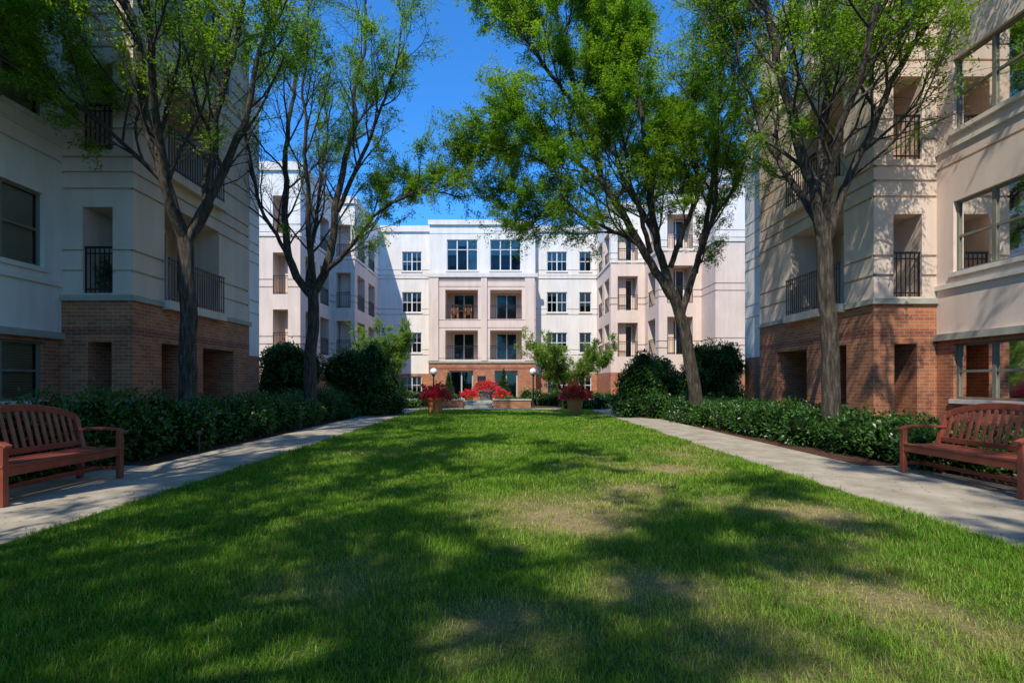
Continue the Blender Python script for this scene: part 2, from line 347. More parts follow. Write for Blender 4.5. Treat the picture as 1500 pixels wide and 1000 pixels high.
def wing(s,Xc,Yc,Xw,Ye,Xe,Yend,zt=12.1,zt2=11.1):
    B=Building()
    tan=lambda z:('brick_dark' if 2.3<z<2.47 else 'brick') if z<3.02 else 'stucco_tan'
    wh=lambda z:'brick' if z<2.2 else ('stucco_white' if s<0 else 'stucco_pink')
    we=lambda z:'brick' if z<2.2 else 'stucco_white'
    ops=[]; y=Yc-.42
    while y>-12:
        a=y-1.65+14; c=y+14
        for (za,zb) in ((.95,2.12),(3.62,5.12),(6.62,8.12),(9.6,11.1)): ops.append((a,c,za,zb,'win',{'n':2}))
        y-=3.6
    wall(B,(s*Xw,-14),(0,1),(-s,0),Yc+14.08,0,12.6,ops,wh,[5.9,8.9],[2.2])
    for z,h,p in ((2.2,.14,.09),(3.3,.10,.05),(6.25,.08,.04),(9.2,.08,.04),(12.4,.25,.14)): band(B,'capstone' if z<3 else 'trim',(s*Xw,-14),(0,1),(-s,0),Yc+14-.005,z,z+h,p)
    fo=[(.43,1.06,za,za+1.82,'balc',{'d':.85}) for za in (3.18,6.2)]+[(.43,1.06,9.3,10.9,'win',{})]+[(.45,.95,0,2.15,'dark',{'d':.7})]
    wall(B,(s*Xc,Yc),(s,0),(0,-1),Xw-Xc+.12,0,zt,fo,tan,GR,[3.02,2.31,2.46])
    L=Ye-Yc
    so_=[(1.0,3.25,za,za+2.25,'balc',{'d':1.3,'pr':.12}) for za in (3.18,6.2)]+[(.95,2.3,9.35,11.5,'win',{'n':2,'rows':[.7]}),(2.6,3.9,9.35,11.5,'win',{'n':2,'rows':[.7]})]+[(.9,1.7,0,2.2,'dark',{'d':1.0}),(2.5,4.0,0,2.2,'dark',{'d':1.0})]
    wall(B,(s*Xc,Yc),(0,1),(-s,0),L,0,zt,so_,tan,GR,[3.02,2.31,2.46])
    wall(B,(s*Xc,Ye),(s,0),(0,1),Xw-Xc+2,0,zt,[],tan,GR,[3.02])
    for (O,U,Nn,LL) in (((s*(Xc-.05),Yc),(s,0),(0,-1),Xw-Xc+.045),((s*Xc,Yc-.053),(0,1),(-s,0),L+.1)):
        band(B,'capstone',O,U,Nn,LL,3.02,3.14,.06 if U[0] else .062)
        band(B,'trim',O,U,Nn,LL,zt-.3,zt+.06,.05 if U[0] else .1)
    eo=[(.5,1.5,za,za+1.5,'win',{}) for za in (3.62,6.62)]
    wall(B,(s*Xe,Ye-.1),(0,1),(-s,0),Yend-Ye+.1,0,zt2,eo,we,GR,[2.2])
    wall(B,(s*Xe,Yend+.003),(s,0),(0,1),6,0,zt2,[],we,[3.3,6.3,9.3],[2.2])
    band(B,'trim',(s*Xe,Ye+.01),(0,1),(-s,0),Yend-Ye+.1,zt2-.2,zt2+.06,.09)
    X2=s*16
    R=B.g('roof')
    R.quad((s*Xw,-14,12.5),(X2,-14,12.5),(X2,Yc+.01,12.5),(s*Xw,Yc+.01,12.5))
    R.quad((s*Xc,Yc,zt-.02),(X2,Yc,zt-.02),(X2,Ye,zt-.02),(s*Xc,Ye,zt-.02))
    R.quad((s*Xe,Ye,zt2-.02),(X2,Ye,zt2-.02),(X2,Yend,zt2-.02),(s*Xe,Yend,zt2-.02))
    R.quad((X2,-14,0),(X2,Yend,0),(X2,Yend,12.5),(X2,-14,12.5)); R.quad((s*Xw,-14,0),(X2,-14,0),(X2,-14,12.5),(s*Xw,-14,12.5))
    R.quad((s*Xw,Yc+.004,zt),(X2,Yc+.004,zt),(X2,Yc+.004,12.5),(s*Xw,Yc+.004,12.5))
    return B.finish('apartment_building',(0,0,0))
wing(-1,7.85,10.8,9.36,15.7,8.6,17.9)
wing(1,8.1,11.25,9.48,16.3,8.9,19.0)
B=Building(); ZT=12.8
G2=[3.3,3.7,6.3,6.7,9.2,9.6]
wb=lambda z:'brick' if z<1.95 else 'stucco_white'
pk=lambda z:'brick' if z<1.95 else ('stucco_pink' if z<9.1 else 'stucco_white')
cb=lambda z:('brick_dark' if 2.2<z<2.4 else 'brick') if z<2.75 else 'stucco_pink'
W4=[(.45,1.75),(3.5,5.0),(6.5,8.0),(9.55,11.0)]
def wins(a,c,n=1,rows=W4): return [(a,c,z0,z1,'win',{'n':n,'far':1,'grid':1}) for z0,z1 in rows]
def balcs(a,c,zz=(2.95,5.95,8.95),d=1.4): return [(a,c,z,z+2.2,'balc',{'st':.14,'d':d}) for z in zz]
def seg(O,U,Nn,L,ops,mf,zt=ZT):
    wall(B,O,U,Nn,L,0,zt,ops,mf,G2,[1.95,2.75,9.1],.06,.06)
    band(B,'trim',O,U,Nn,L,zt-.35,zt+.1,.12 if U[0] else .125)
    band(B,'trim',O,U,Nn,L,9.0,9.15,.05 if U[0] else .055)
mY=(0,-1); pX=(1,0); pY=(0,1)
seg((-18,27),pX,mY,7.2,wins(2.2,3.6,2,W4[1:])+balcs(5.75,6.55,d=.9),pk)
seg((-10.8,27),pY,pX,5,balcs(.7,2.2,d=1.1)+balcs(2.9,4.4,d=1.1)+[(1,2,0,2,'dark',{'d':.6})],pk)
seg((-10.8,32),pX,mY,1.4,balcs(.25,1.15,d=.8),pk)
seg((-9.4,32),pY,pX,6,balcs(.6,2.3,d=1.1)+balcs(3.2,4.9,d=1.1),pk)
seg((-9.4,38),pX,mY,3.95,wins(1.75,3.2,2),wb)
CX0,CX1=-5.5,2.2
wall(B,(CX0,37.3),pX,mY,CX1-CX0,9.05,13.0,[(1.25,3.5,9.45,11.7,'win',{'n':3,'rows':[.68],'far':1}),(4.4,6.65,9.45,11.7,'win',{'n':3,'rows':[.68],'far':1})],wb,[12.1],[])
wall(B,(CX0,37.3),pY,(-1,0),2,9.05,13.0,[],wb); wall(B,(CX1,37.3),pY,pX,2,9.05,13.0,[],wb)
band(B,'trim',(CX0-.1,37.3),pX,mY,CX1-CX0+.2,12.75,13.1,.14)
ops=[(1.2,3.54,z,z+2.1,'balc',{'st':.12,'d':1.6}) for z in (2.95,5.85)]+[(4.42,6.7,z,z+2.1,'balc',{'st':.12,'d':1.6}) for z in (2.95,5.85)]
ops+=[(1.5,3.2,0.02,2.15,'door'),(4.75,6.4,0.02,2.15,'door')]
wall(B,(-5.5,36.8),pX,mY,7.7,0,9.05,ops,cb,[3.0,5.2,5.75,8.15,8.55],[2.75,2.21,2.39])
wall(B,(-5.5,36.8),pY,(-1,0),1.2,0,9.05,[],cb); wall(B,(2.2,36.8),pY,pX,1.2,0,9.05,[],cb)
band(B,'trim',(-5.65,36.8),pX,mY,8.0,8.85,9.12,.15); band(B,'capstone',(-5.55,36.8),pX,mY,7.8,2.7,2.84,.07)
for x in (-5.5,-1.75,1.4):
    B.g('stucco_pink').box(x+.02,x+.72 if x!=-1.75 else x+.45,36.7,36.79,2.86,8.84)
B.g('roof').quad((-5.5,36.8,9.06),(2.2,36.8,9.06),(2.2,38,9.06),(-5.5,38,9.06))
seg((2.2,38),pX,mY,4.6,wins(.9,2.4,2)+wins(3.3,4.2),wb)
seg((6.8,33),pY,(-1,0),5,balcs(.5,2.1,d=1.1)+balcs(2.8,4.4,d=1.1),pk)
seg((6.8,33),pX,mY,2.2,balcs(.45,1.75,d=.9),pk)
seg((9,30),pY,(-1,0),3,balcs(.7,2.3,d=1.1),pk)
seg((9,30),pX,mY,2.5,balcs(.5,2.0,d=1),pk)
seg((11.5,28),pY,(-1,0),2,[],pk)
seg((11.5,28),pX,mY,7,wins(3.5,5,2,W4[1:]),pk)
R=B.g('roof')
for (x0,x1,y0) in ((-18,-10.8,27),(-10.8,-9.4,32),(-9.4,6.8,38),(6.8,9,33),(9,11.5,30),(11.5,18.5,28)):
    R.quad((x0,y0,12.7),(x1,y0,12.7),(x1,50,12.7),(x0,50,12.7))
R.quad((-18,50,0),(18.5,50,0),(18.5,50,12.7),(-18,50,12.7)); R.quad((-18,27,0),(-18,50,0),(-18,50,12.7),(-18,27,12.7)); R.quad((18.5,28,0),(18.5,50,0),(18.5,50,12.7),(18.5,28,12.7))
R.quad((CX0,37.3,12.98),(CX1,37.3,12.98),(CX1,44,12.98),(CX0,44,12.98))
B.finish('apartment_building',(0,0,0))
b=MB(); b.box(-1.95,-1.45,36.69,36.74,1.0,1.75); b.box(-1.98,-1.42,36.72,36.78,.97,1.78); b.obj('entrance_sign',M['rail'],bevel=.01)
# ---------------------------------------------------------------- trees
def leaf_quads(P,D,Nrm,ln,wd):
    S=np.cross(D,Nrm); S/=np.linalg.norm(S,axis=1,keepdims=True)+1e-9
    ln=ln[:,None]; wd=wd[:,None]; n=len(P); V=np.zeros((n,4,3))
    V[:,0]=P; V[:,1]=P+D*ln*.5+S*wd/2; V[:,2]=P+D*ln-np.array([0,0,1])*ln*.12; V[:,3]=P+D*ln*.5-S*wd/2
    return V.reshape(-1,3), np.arange(n*4).reshape(n,4)
def unit(a): return a/(np.linalg.norm(a,axis=-1,keepdims=True)+1e-9)
class Tree:
    def __init__(s,seed): s.r=np.random.default_rng(seed); s.V=[];s.F=[];s.n=0; s.tw=[]
    def tube(s,P,R,k):
        P=np.array(P); R=np.array(R); T=unit(np.gradient(P,axis=0)); ref=np.array([0.31,.9,.2])
        A=unit(np.cross(T,ref)); Bn=np.cross(T,A); an=np.arange(k)*2*math.pi/k
        V=P[:,None]+R[:,None,None]*(np.cos(an)[None,:,None]*A[:,None]+np.sin(an)[None,:,None]*Bn[:,None])
        m=len(P); i=np.arange(m-1)[:,None]*k; j=np.arange(k)[None,:]; j2=(j+1)%k
        F=np.stack([i+j,i+j2,i+k+j2,i+k+j],-1).reshape(-1,4)+s.n
        s.V.append(V.reshape(-1,3)); s.F.append(F); s.n+=m*k
    def smooth(s,pts,step=.3,jit=.04):
        pts=np.array(pts,float); out=[]
        Q=np.vstack([2*pts[0]-pts[1],pts,2*pts[-1]-pts[-2]])
        for i in range(1,len(Q)-2):
            n=max(2,int(np.linalg.norm(Q[i+1]-Q[i])/step))
            for t in np.arange(n)/n:
                out.append(.5*((2*Q[i])+(-Q[i-1]+Q[i+1])*t+(2*Q[i-1]-5*Q[i]+4*Q[i+1]-Q[i+2])*t*t+(-Q[i-1]+3*Q[i]-3*Q[i+1]+Q[i+2])*t**3))
        out.append(pts[-1]); out=np.array(out)
        j=s.r.normal(0,jit,out.shape); j[0]=0; j[1:-1]=(j[:-2]+j[1:-1]+j[2:])/1.8; out+=j
        return out
    def kids(s,P,R,lv,L,par):
        cnt,ratio=par['cnt'][lv],par['len'][lv]
        t0=.15
        for i in range(cnt):
            t=t0+(1-t0)*(i+s.r.random()*.8)/cnt; t=min(t,.98); f=t*(len(P)-1); k=int(f); p=P[k]*(1-f+k)+P[min(k+1,len(P)-1)]*(f-k)
            T=unit(P[min(k+1,len(P)-1)]-P[max(k-1,0)]); pr=unit(np.cross(T,s.r.normal(0,1,3)))
            if lv==0: pr[2]*=.5
            a=math.radians(s.r.uniform(22,52)); D=unit(T*math.cos(a)+pr*math.sin(a))
            l=ratio*s.r.uniform(.6,1.25)*(1.15-.5*t); r0=min(R[k]*.55,[.035,.014,.006][lv]*s.r.uniform(.7,1.2))
            s.branch(p,D,l,max(r0,.004),lv+1,par)
    def branch(s,p,D,l,r,lv,par):
        n=[0,7,5,4][lv]; pts=[p]; d=D.copy(); st=l/n; up=[0,.11,.04,-.12][lv]
        for i in range(n):
            d=unit(d+s.r.normal(0,.12,3)+np.array([0,0,up])); pts.append(pts[-1]+d*st)
        P=np.array(pts); R=np.linspace(r,max(r*.35,.003),n+1); s.tube(P,R,[0,5,4,3][lv])
        if lv<3: s.kids(P,R,lv,l,par)
        if lv==3: s.tw.append(P)
        elif lv==2: s.tw.append(P[-3:])
    def build(s,name,base,trunk,r0,r1,limbs,leafn,thr,lsize,par,cA,cB,bias=None,asp=.36):
        base=np.array([*base,0.]); e=empty(name,tuple(base))
        P=s.smooth(trunk,.25,.012); R=np.linspace(r0,r1,len(P)); R=R*(1+.45*np.exp(-P[:,2]/.22))
        R*=1+s.r.normal(0,.02,len(P)); s.tube(P,R,14)
        for pts,r in limbs:
            P=s.smooth(pts); R=np.linspace(r,max(.02,r*.22),len(P)); R=R*np.linspace(1.15,1,len(P)); s.tube(P,R,8)
            s.kids(P,R,0,0,par); s.branch(P[-1],unit(P[-1]-P[-3]),1.3,R[-1],1,par)
        np_obj('trunk_and_limbs',np.concatenate(s.V),np.concatenate(s.F),M['bark'],e,smooth=True)
        LP=[]
        C=np.array([t.mean(0) for t in s.tw]); nz=vnoise(C+base,.55,5)*.55+vnoise(C+base,1.5,6)*.45
        if bias is not None: nz=nz+bias(C)
        for t,z in zip(s.tw,nz):
            n=int(leafn*np.clip((z-thr)*5,0,1.6)+s.r.random())
            if n<=0: continue
            f=s.r.random(n)*(len(t)-1); k=f.astype(int); q=t[k]*(1-f+k)[:,None]+t[np.minimum(k+1,len(t)-1)]*(f-k)[:,None]
            LP.append(q+s.r.normal(0,.055,(n,3)))
        Q=np.concatenate(LP); n=len(Q)
        D=s.r.normal(0,1,(n,3)); D[:,2]=D[:,2]*.5-.3; D=unit(D); Nn=unit(s.r.normal(0,.55,(n,3))+np.array([0,0,1]))
        V,F=leaf_quads(Q,D,Nn,lsize*s.r.uniform(.6,1.3,n),lsize*asp*s.r.uniform(.7,1.2,n))
        m=np.clip(vnoise(Q+base,.8,9)[:,None]*.7+s.r.random((n,1))*.5,0,1); c=(np.array(cA)*(1-m)+np.array(cB)*m)*s.r.uniform(.75,1.25,(n,1))
        np_obj('foliage',V,F,M['leaf'],e,col=np.repeat(c,4,0)); print(name,n,len(s.tw))
        return e
PAR={'cnt':[12,7,5],'len':[2.3,1.15,.55]}
cA=(.055,.16,.014); cB=(.21,.34,.03)
nm='honey_locust_tree'
Tree(1).build(nm,(-6.6,10.6),[(0,0,0),(.05,0,2),(0,0,3.6),(-.03,0,4.35)],.18,.145,[
 ([(-.03,0,4.2),(-.3,-.1,5.2),(-.7,-.2,6.6),(-.85,-.3,8.3),(-1.5,-.5,10.5),(-2,-.6,12.5)],.11),
 ([(0,0,4.3),(.2,.3,5.1),(.25,.5,6.4),(.5,.7,8.2),(.8,1,10.5),(1,1.2,12.5)],.1),
 ([(.02,0,4.2),(.5,.1,5.4),(1,.3,6.8),(1.4,.4,8.5),(2.2,.5,10.6)],.085),
 ([(0,0,4.2),(-.1,-.6,5.6),(.1,-1.3,7.2),(.3,-2,9),(.3,-2.8,11)],.08),
 ([(-.4,-.1,5.4),(-1.2,-.6,6.3),(-1.9,-1.2,6.9),(-2.5,-1.8,7.1)],.045)],36,.45,.078,PAR,cA,cB,
 bias=lambda C:np.where((C[:,0]<-1.1)&(C[:,2]>5.6)&(C[:,2]<8.8),.22,0)+np.where(C[:,2]>8,.06,-.05))
Tree(2).build(nm,(-6.2,16.3),[(0,0,0),(0,0,2),(.1,0,3.2),(.1,0,4.2)],.21,.17,[
 ([(.1,0,4.0),(-.6,0,5),(-.85,.1,7.5),(-.7,.2,10),(-.3,.3,13)],.12),
 ([(.1,0,4.1),(.55,.1,5.2),(.8,.2,7.2),(1.2,.3,9.5),(1.6,.3,12.5),(1.8,.3,14)],.12),
 ([(.3,0,4.6),(1.4,-.2,5.6),(2.4,-.5,6.6),(3.6,-.8,7.1),(4.6,-1,6.9)],.08),
 ([(.8,.2,6.8),(1.7,.0,8.6),(2.5,-.3,10.2),(3,-.5,12)],.07),
 ([(0,0,4.3),(-.3,.8,6),(-.2,1.6,8.5),(0,2,11.5)],.08),
 ([(.1,0,4.3),(.3,-.9,6.2),(.4,-1.5,8.6),(.6,-1.8,11.5)],.08),
 ([(-.6,0,5.2),(-1.3,-.4,6.5),(-1.6,-.8,8.5),(-1.8,-1,10.5)],.06)],40,.47,.088,PAR,cA,cB,
 bias=lambda C:np.where((C[:,0]>1.3)&(C[:,2]<8.4),.20,-.03)+np.where(C[:,2]>10.5,.05,0))
Tree(3).build(nm,(6.6,10.4),[(0,0,0),(0,0,2),(-.08,0,3.5),(-.12,0,4.35)],.18,.145,[
 ([(-.12,0,4.2),(-.4,-.1,5.2),(-.85,-.2,6.5),(-1.3,-.3,8),(-1.9,-.5,10),(-2.4,-.6,12)],.11),
 ([(-.1,0,4.2),(0,.2,5.5),(.15,.4,7.5),(.3,.5,9.5),(.5,.6,12)],.1),
 ([(-.05,0,4.2),(.4,-.1,5.5),(.75,-.3,6.6),(1.3,-.5,7.8),(2,-.8,9),(2.5,-1.2,10.3)],.08),
 ([(-.1,0,4.3),(-.3,-.8,6),(-.2,-1.6,8),(0,-2.3,10.5)],.07),
 ([(-.1,0,4.4),(-.5,.8,6),(-.9,1.6,8),(-1.2,2.2,10.5)],.07)],34,.49,.078,PAR,cA,cB,
 bias=lambda C:np.where((C[:,2]>7.2),.09,-.07))
P4={'cnt':[13,8,6],'len':[2.5,1.2,.6]}
Tree(4).build(nm,(6.2,16.3),[(0,0,0),(-.25,0,1.5),(-.5,0,3),(-.9,0,4.2)],.21,.16,[
 ([(-.9,0,4.0),(-1.9,-.2,5.6),(-3.1,-.5,7.4),(-3.9,-.8,9.5),(-4.6,-1,12),(-5,-1,14)],.12),
 ([(-.9,0,4.1),(-1.3,.2,6),(-1.6,.3,8.5),(-1.9,.3,11.5),(-2,.4,14)],.12),
 ([(-.6,0,3.4),(-.1,.1,4.8),(.3,.2,7),(.6,.2,9.5),(1,.3,12)],.1),
 ([(-3.1,-.5,7.4),(-4.4,-.8,8.2),(-5.4,-1,8.5),(-6.1,-1.2,8.2)],.06),
 ([(-1.9,-.2,5.6),(-3.3,-.5,6.2),(-4.3,-.9,6.5),(-5.0,-1,6.1)],.06),
 ([(-3.9,-.8,9.5),(-5.2,-1,11),(-6.1,-1.1,12.5)],.06),
 ([(-1.6,-.1,5.4),(-2.4,-.9,7.2),(-3,-1.6,9.2),(-3.4,-2,11.5)],.07),
 ([(-.9,.1,5),(-.3,-.3,7),(-.4,-.6,9.5),(-.2,-.8,12.5)],.08),
 ([(-1.3,.2,6),(-2,1.4,8),(-2.4,2.4,10.5),(-2.6,3,13)],.08),
 ([(-.1,.1,4.8),(0,-1,6.5),(-.2,-2,8.5),(-.4,-2.6,11)],.07)],50,.28,.088,P4,cA,cB,
 bias=lambda C:np.where(C[:,2]<5.8,-.12,0)+np.where(C[:,0]<-2.2,.02,-.04))
P2={'cnt':[8,6,4],'len':[2.4,1.3,.6]}
def generic(seed,base,lean,leafn,thr,spm=1.0,z0=5.3):
    t=Tree(seed); r=np.random.default_rng(seed+50); L=[]
    for i in range(6):
        a=i*math.pi/3+r.uniform(-.3,.3); dx,dy=math.cos(a),math.sin(a); sp=r.uniform(2.2,3.4)*spm
        L.append(([(0,0,4.2),(dx*.35+lean*.2,dy*.35,z0),(dx*sp*.5+lean*.5,dy*sp*.5,7.7),(dx*sp*.8+lean,dy*sp*.8,9.6),(dx*sp+lean,dy*sp,11.5)],.09))
    t.build(nm,base,[(0,0,0),(.03,0,2),(0,0,4.3)],.19,.15,L,leafn,thr,.12,P2,cA,cB,asp=.4)
generic(21,(-6.3,-2.4),2.2,34,.33,1.15)
generic(22,(6.4,-4.0),-2.0,30,.38,1.2)
generic(23,(-6.4,-9.2),1.5,24,.40)
generic(24,(-6.6,2.4),.3,26,.40,.7,6.4)
generic(25,(6.7,2.4),.2,24,.42,.7,6.4)
# ---------------------------------------------------------------- shrubs
import bmesh
def ico(sub):
    bm=bmesh.new(); bmesh.ops.create_icosphere(bm,subdivisions=sub,radius=1); V=np.array([v.co[:] for v in bm.verts]); F=np.array([[v.index for v in f.verts] for f in bm.faces]); bm.free(); return V,F
IV,IF=ico(3)
def shrub(name,blobs,dens,ls,cA,cB,asp=.42,core=True,seed=0,up=.35,mat='shrub_leaf',shell=.22,zmin=.03):
    r=np.random.default_rng(seed+100); e=empty(name,(blobs[0][0],blobs[0][1],0)); o=np.array([blobs[0][0],blobs[0][1],0])
    cv=[];cf=[];n0=0; LP=[];LN=[]
    for (x,y,z,rx,ry,rz) in blobs:
        c=np.array([x,y,z])-o; S=np.array([rx,ry,rz])
        if core:
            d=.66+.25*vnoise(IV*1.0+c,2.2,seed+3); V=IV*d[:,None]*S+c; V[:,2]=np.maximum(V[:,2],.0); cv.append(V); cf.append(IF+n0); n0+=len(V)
        area=4*math.pi*((rx*ry)**1.6/3+(rx*rz)**1.6/3+(ry*rz)**1.6/3)**(1/1.6); n=int(area*dens)
        D=unit(r.normal(0,1,(n,3))); rad=(.78+.46*vnoise(D*1.0+c,2.2,seed+3)+.26*(vnoise(D*S+c,5,seed+4)-.5))*(1-shell*r.random(n)**1.5)
        rad=rad*(1+.2*r.random(n)*(r.random(n)<.1))
        q=D*rad[:,None]*S+c; k=q[:,2]>zmin; LP.append(q[k]); LN.append(unit(D[k]/S))
    if core: np_obj('dark_inner_core',np.concatenate(cv),np.concatenate(cf),M['core'],e,smooth=True)  # solid near-black core: shade inside the shrub put into its colour
    Q=np.concatenate(LP); Nn=np.concatenate(LN); n=len(Q)
    D=unit(Nn*.7+r.normal(0,.6,(n,3))+np.array([0,0,up])); nr=unit(Nn*.5+r.normal(0,.5,(n,3))+np.array([0,0,.6]))
    V,F=leaf_quads(Q,D,nr,ls*r.uniform(.6,1.3,n),ls*asp*r.uniform(.8,1.2,n))
    m=np.clip(vnoise(Q+o,2.5,9)[:,None]*.5+r.random((n,1))*.6-.05,0,1); c=(np.array(cA)*(1-m)+np.array(cB)*m)*r.uniform(.7,1.3,(n,1))
    np_obj('foliage',V,F,M[mat],e,col=np.repeat(c,4,0)); return e
DG=(.02,.062,.010); LG=(.07,.165,.025)
def hedge(s,x,y0,y1,h,seed):
    r=np.random.default_rng(seed); bl=[]; y=y0
    while y<y1:
        for xo in (0,.75):
            bl.append((s*(x+xo+r.uniform(-.12,.12)),y+r.uniform(-.15,.15),h*.42,.55*r.uniform(.85,1.2),.6*r.uniform(.85,1.2),h*.6*r.uniform(.8,1.18)))
        y+=.72
    shrub('hedge',bl,440,.09,DG,LG,seed=seed)
hedge(-1,6.45,6.6,9.6,1.0,1); hedge(-1,6.3,10.0,19,.93,2)
hedge(1,6.6,7.7,9.9,.66,3); hedge(1,6.3,10.6,18.5,.76,4)
hedge(-1,7.6,3,6,.6,31)
shrub('groundcover',[(7.5+.3*math.sin(i*2.1),5.2+i*.55,.15,.7,.5,.33) for i in range(11)],260,.08,DG,LG,seed=6)
shrub('groundcover',[(-5.75,18+i*.6,.1,.4,.5,.25) for i in range(9)]+[(5.8,16+i*.6,.1,.4,.5,.25) for i in range(12)],260,.08,(.03,.07,.015),(.08,.15,.03),seed=7)
def bush(cx,cy,W,D_,H,sd):
    """irregular rhododendron: a mound of many unequal lobes"""
    r=np.random.default_rng(sd+900); bl=[(cx,cy,H*.42,W*.36,D_*.36,H*.42)]
    for i in range(13):
        a=r.uniform(0,2*math.pi); f=r.uniform(.15,.95); x=cx+math.cos(a)*W*.5*f; y=cy+math.sin(a)*D_*.5*f
        top=H*(1-.55*f**2)*r.uniform(.75,1.08); rz=min(top*.5,r.uniform(.35,.65)); bl.append((x,y,top-rz,r.uniform(.35,.62),r.uniform(.35,.6),rz))
    for i in range(7):
        a=i*.9; bl.append((cx+math.cos(a)*W*.42,cy+math.sin(a)*D_*.42,.45,.5,.5,.5))
    shrub('rhododendron_shrub',bl,250,.12,DG,LG,seed=sd)
bush(-5.8,20.5,3.3,2.2,2.9,8); bush(-8.4,19.6,3.0,2.2,3.2,9); bush(5.7,19.4,3.0,2.4,2.5,10); bush(8.0,20.0,2.6,2.6,3.2,11)
shrub('balcony_plant',[(-8.62,11.15,3.62,.22,.2,.42)],500,.16,(.02,.06,.012),(.06,.14,.03),asp=.15,core=False,seed=51,up=1.0,zmin=3.2,shell=.9)
r=np.random.default_rng(5)
for (x0,x1,y,h,sd) in ((-7.6,-2.8,29.5,.5,12),(.2,5.8,29,.5,13),(-9.5,-4.0,33.5,.7,14),(1.4,7.0,33,.7,15),(3.2,7.5,24.9,.5,16),(-8,-4.4,25.2,.5,17)):
    bl=[]; x=x0
    while x<x1: bl.append((x,y+r.uniform(-.3,.3),h*.4,.5,.6,h*.65*r.uniform(.7,1.4))); x+=.65
    shrub('hedge',bl,150,.12,(.03,.08,.015),(.11,.2,.035),seed=sd)
def conifer(x,y,h,sd):
    shrub('dwarf_conifer',[(x,y,h*f,.5*(1.02-f)*h*.62,.5*(1.02-f)*h*.62,h*.22) for f in (.15,.35,.55,.75,.88)],700,.07,(.02,.06,.015),(.05,.11,.03),seed=sd,up=.8)
conifer(-3.9,35.2,1.9,20); conifer(-.1,35.2,2.1,21); conifer(-6.2,31,1.5,22); conifer(3.4,35,1.5,23)
def small_tree(seed,base,h,sp,n):
    t=Tree(seed); L=[]; rr=np.random.default_rng(seed)
    for i in range(7):
        a=i*math.pi/3.5+rr.uniform(-.3,.3); dx,dy=math.cos(a)*sp,math.sin(a)*sp
        L.append(([(0,0,.5),(dx*.25,dy*.25,h*.35),(dx*.6,dy*.6,h*.62),(dx*.95,dy*.95,h*.8)],.04))
    t.build('dogwood_tree',base,[(0,0,0),(.02,0,.3),(0,0,.7)],.07,.05,L,n,.28,.11,{'cnt':[8,6,4],'len':[.9,.5,.3]},(.09,.18,.03),(.24,.34,.07),asp=.5)
small_tree(31,(3.4,27.5),3.3,2.1,16); small_tree(32,(-6.4,26.5),3.7,1.2,12)
# ---------------------------------------------------------------- terrace walls, pillars
b=MB();c=MB()
for x0,x1,y in ((-3.5,-2.15,25.9),(-.6,1.3,25.9),(-6.6,-4.6,26.4),(3.0,5.6,26.4)):
    b.box(x0,x1,y,y+.35,0,.38); c.box(x0-.04,x1+.04,y-.04,y+.39,.38,.45)
e=empty('garden_wall'); b.obj('brick',M['brick'],e); c.obj('cap',M['capstone'],e,bevel=.01)
for x,y in ((-5.75,20.6),(5.75,20.2)):
    b=MB();c=MB(); b.box(x-.2,x+.2,y-.2,y+.2,0,.5); c.box(x-.25,x+.25,y-.25,y+.25,.5,.58)
    e=empty('brick_pillar'); b.obj('shaft',M['brick'],e); c.obj('cap',M['capstone'],e,bevel=.01)
b=MB()
for i in range(3): b.box(-2.08,-.68,26.0+i*.35,26.35+i*.35+.001*i,0.02,.12+.12*i)
b.obj('stone_steps',M['capstone'],bevel=.01)
# ---------------------------------------------------------------- pots
def pot(name,x,y,sc_,mat='terracotta',flw=1.0,sd=0,fh=.62):
    e=empty(name,(0,0,0)); b=MB(); s_=sc_
    b.lathe([(.0,.02),(.24*s_,.02),(.26*s_,.05),(.30*s_,.30*s_),(.35*s_,.56*s_),(.40*s_,.58*s_),(.41*s_,.68*s_),(.37*s_,.69*s_),(.35*s_,.62*s_),(0,.62*s_)],x,y,28)
    b.obj('pot',M[mat],e)
    r=np.random.default_rng(sd+300); n=int(1300*flw)
    D=unit(r.normal(0,1,(n,3))); D[:,2]=np.abs(D[:,2]); rad=r.random(n)**.4*(.55+.85*vnoise(D,2.8,sd))
    Q=D*rad[:,None]*np.array([.66*s_,.66*s_,fh*s_])+np.array([x,y,.66*s_]); Q[:,2]-=.06*np.hypot(D[:,0],D[:,1])*rad
    d=unit(D+r.normal(0,.6,(n,3))); nn=unit(r.normal(0,.6,(n,3))+np.array([0,-.3,.7]))
    V,F=leaf_quads(Q,d,nn,.13*r.uniform(.6,1.3,n),.075*r.uniform(.7,1.2,n))
    isg=(r.random(n)<.25)[:,None]; rr=r.random((n,1)); c=np.where(isg,np.array([.05,.13,.02]),np.array([.6,.008,.03])*(1-rr)+np.array([.8,.03,.10])*rr)
    np_obj('flowers',V,F,M['petal'],e,col=np.repeat(c,4,0)); return e
pot('flower_pot',-2.9,21.3,1.0,sd=1); pot('flower_pot',2.9,21.3,1.0,sd=2)
pot('flower_pot',-2.15,30.5,.8,sd=3,fh=.45,flw=.7); pot('flower_pot',-.25,30.5,.8,sd=4,fh=.45,flw=.7)
pot('stone_urn',-1.15,31.2,1.3,mat='urn',sd=5,flw=1.0,fh=.45)
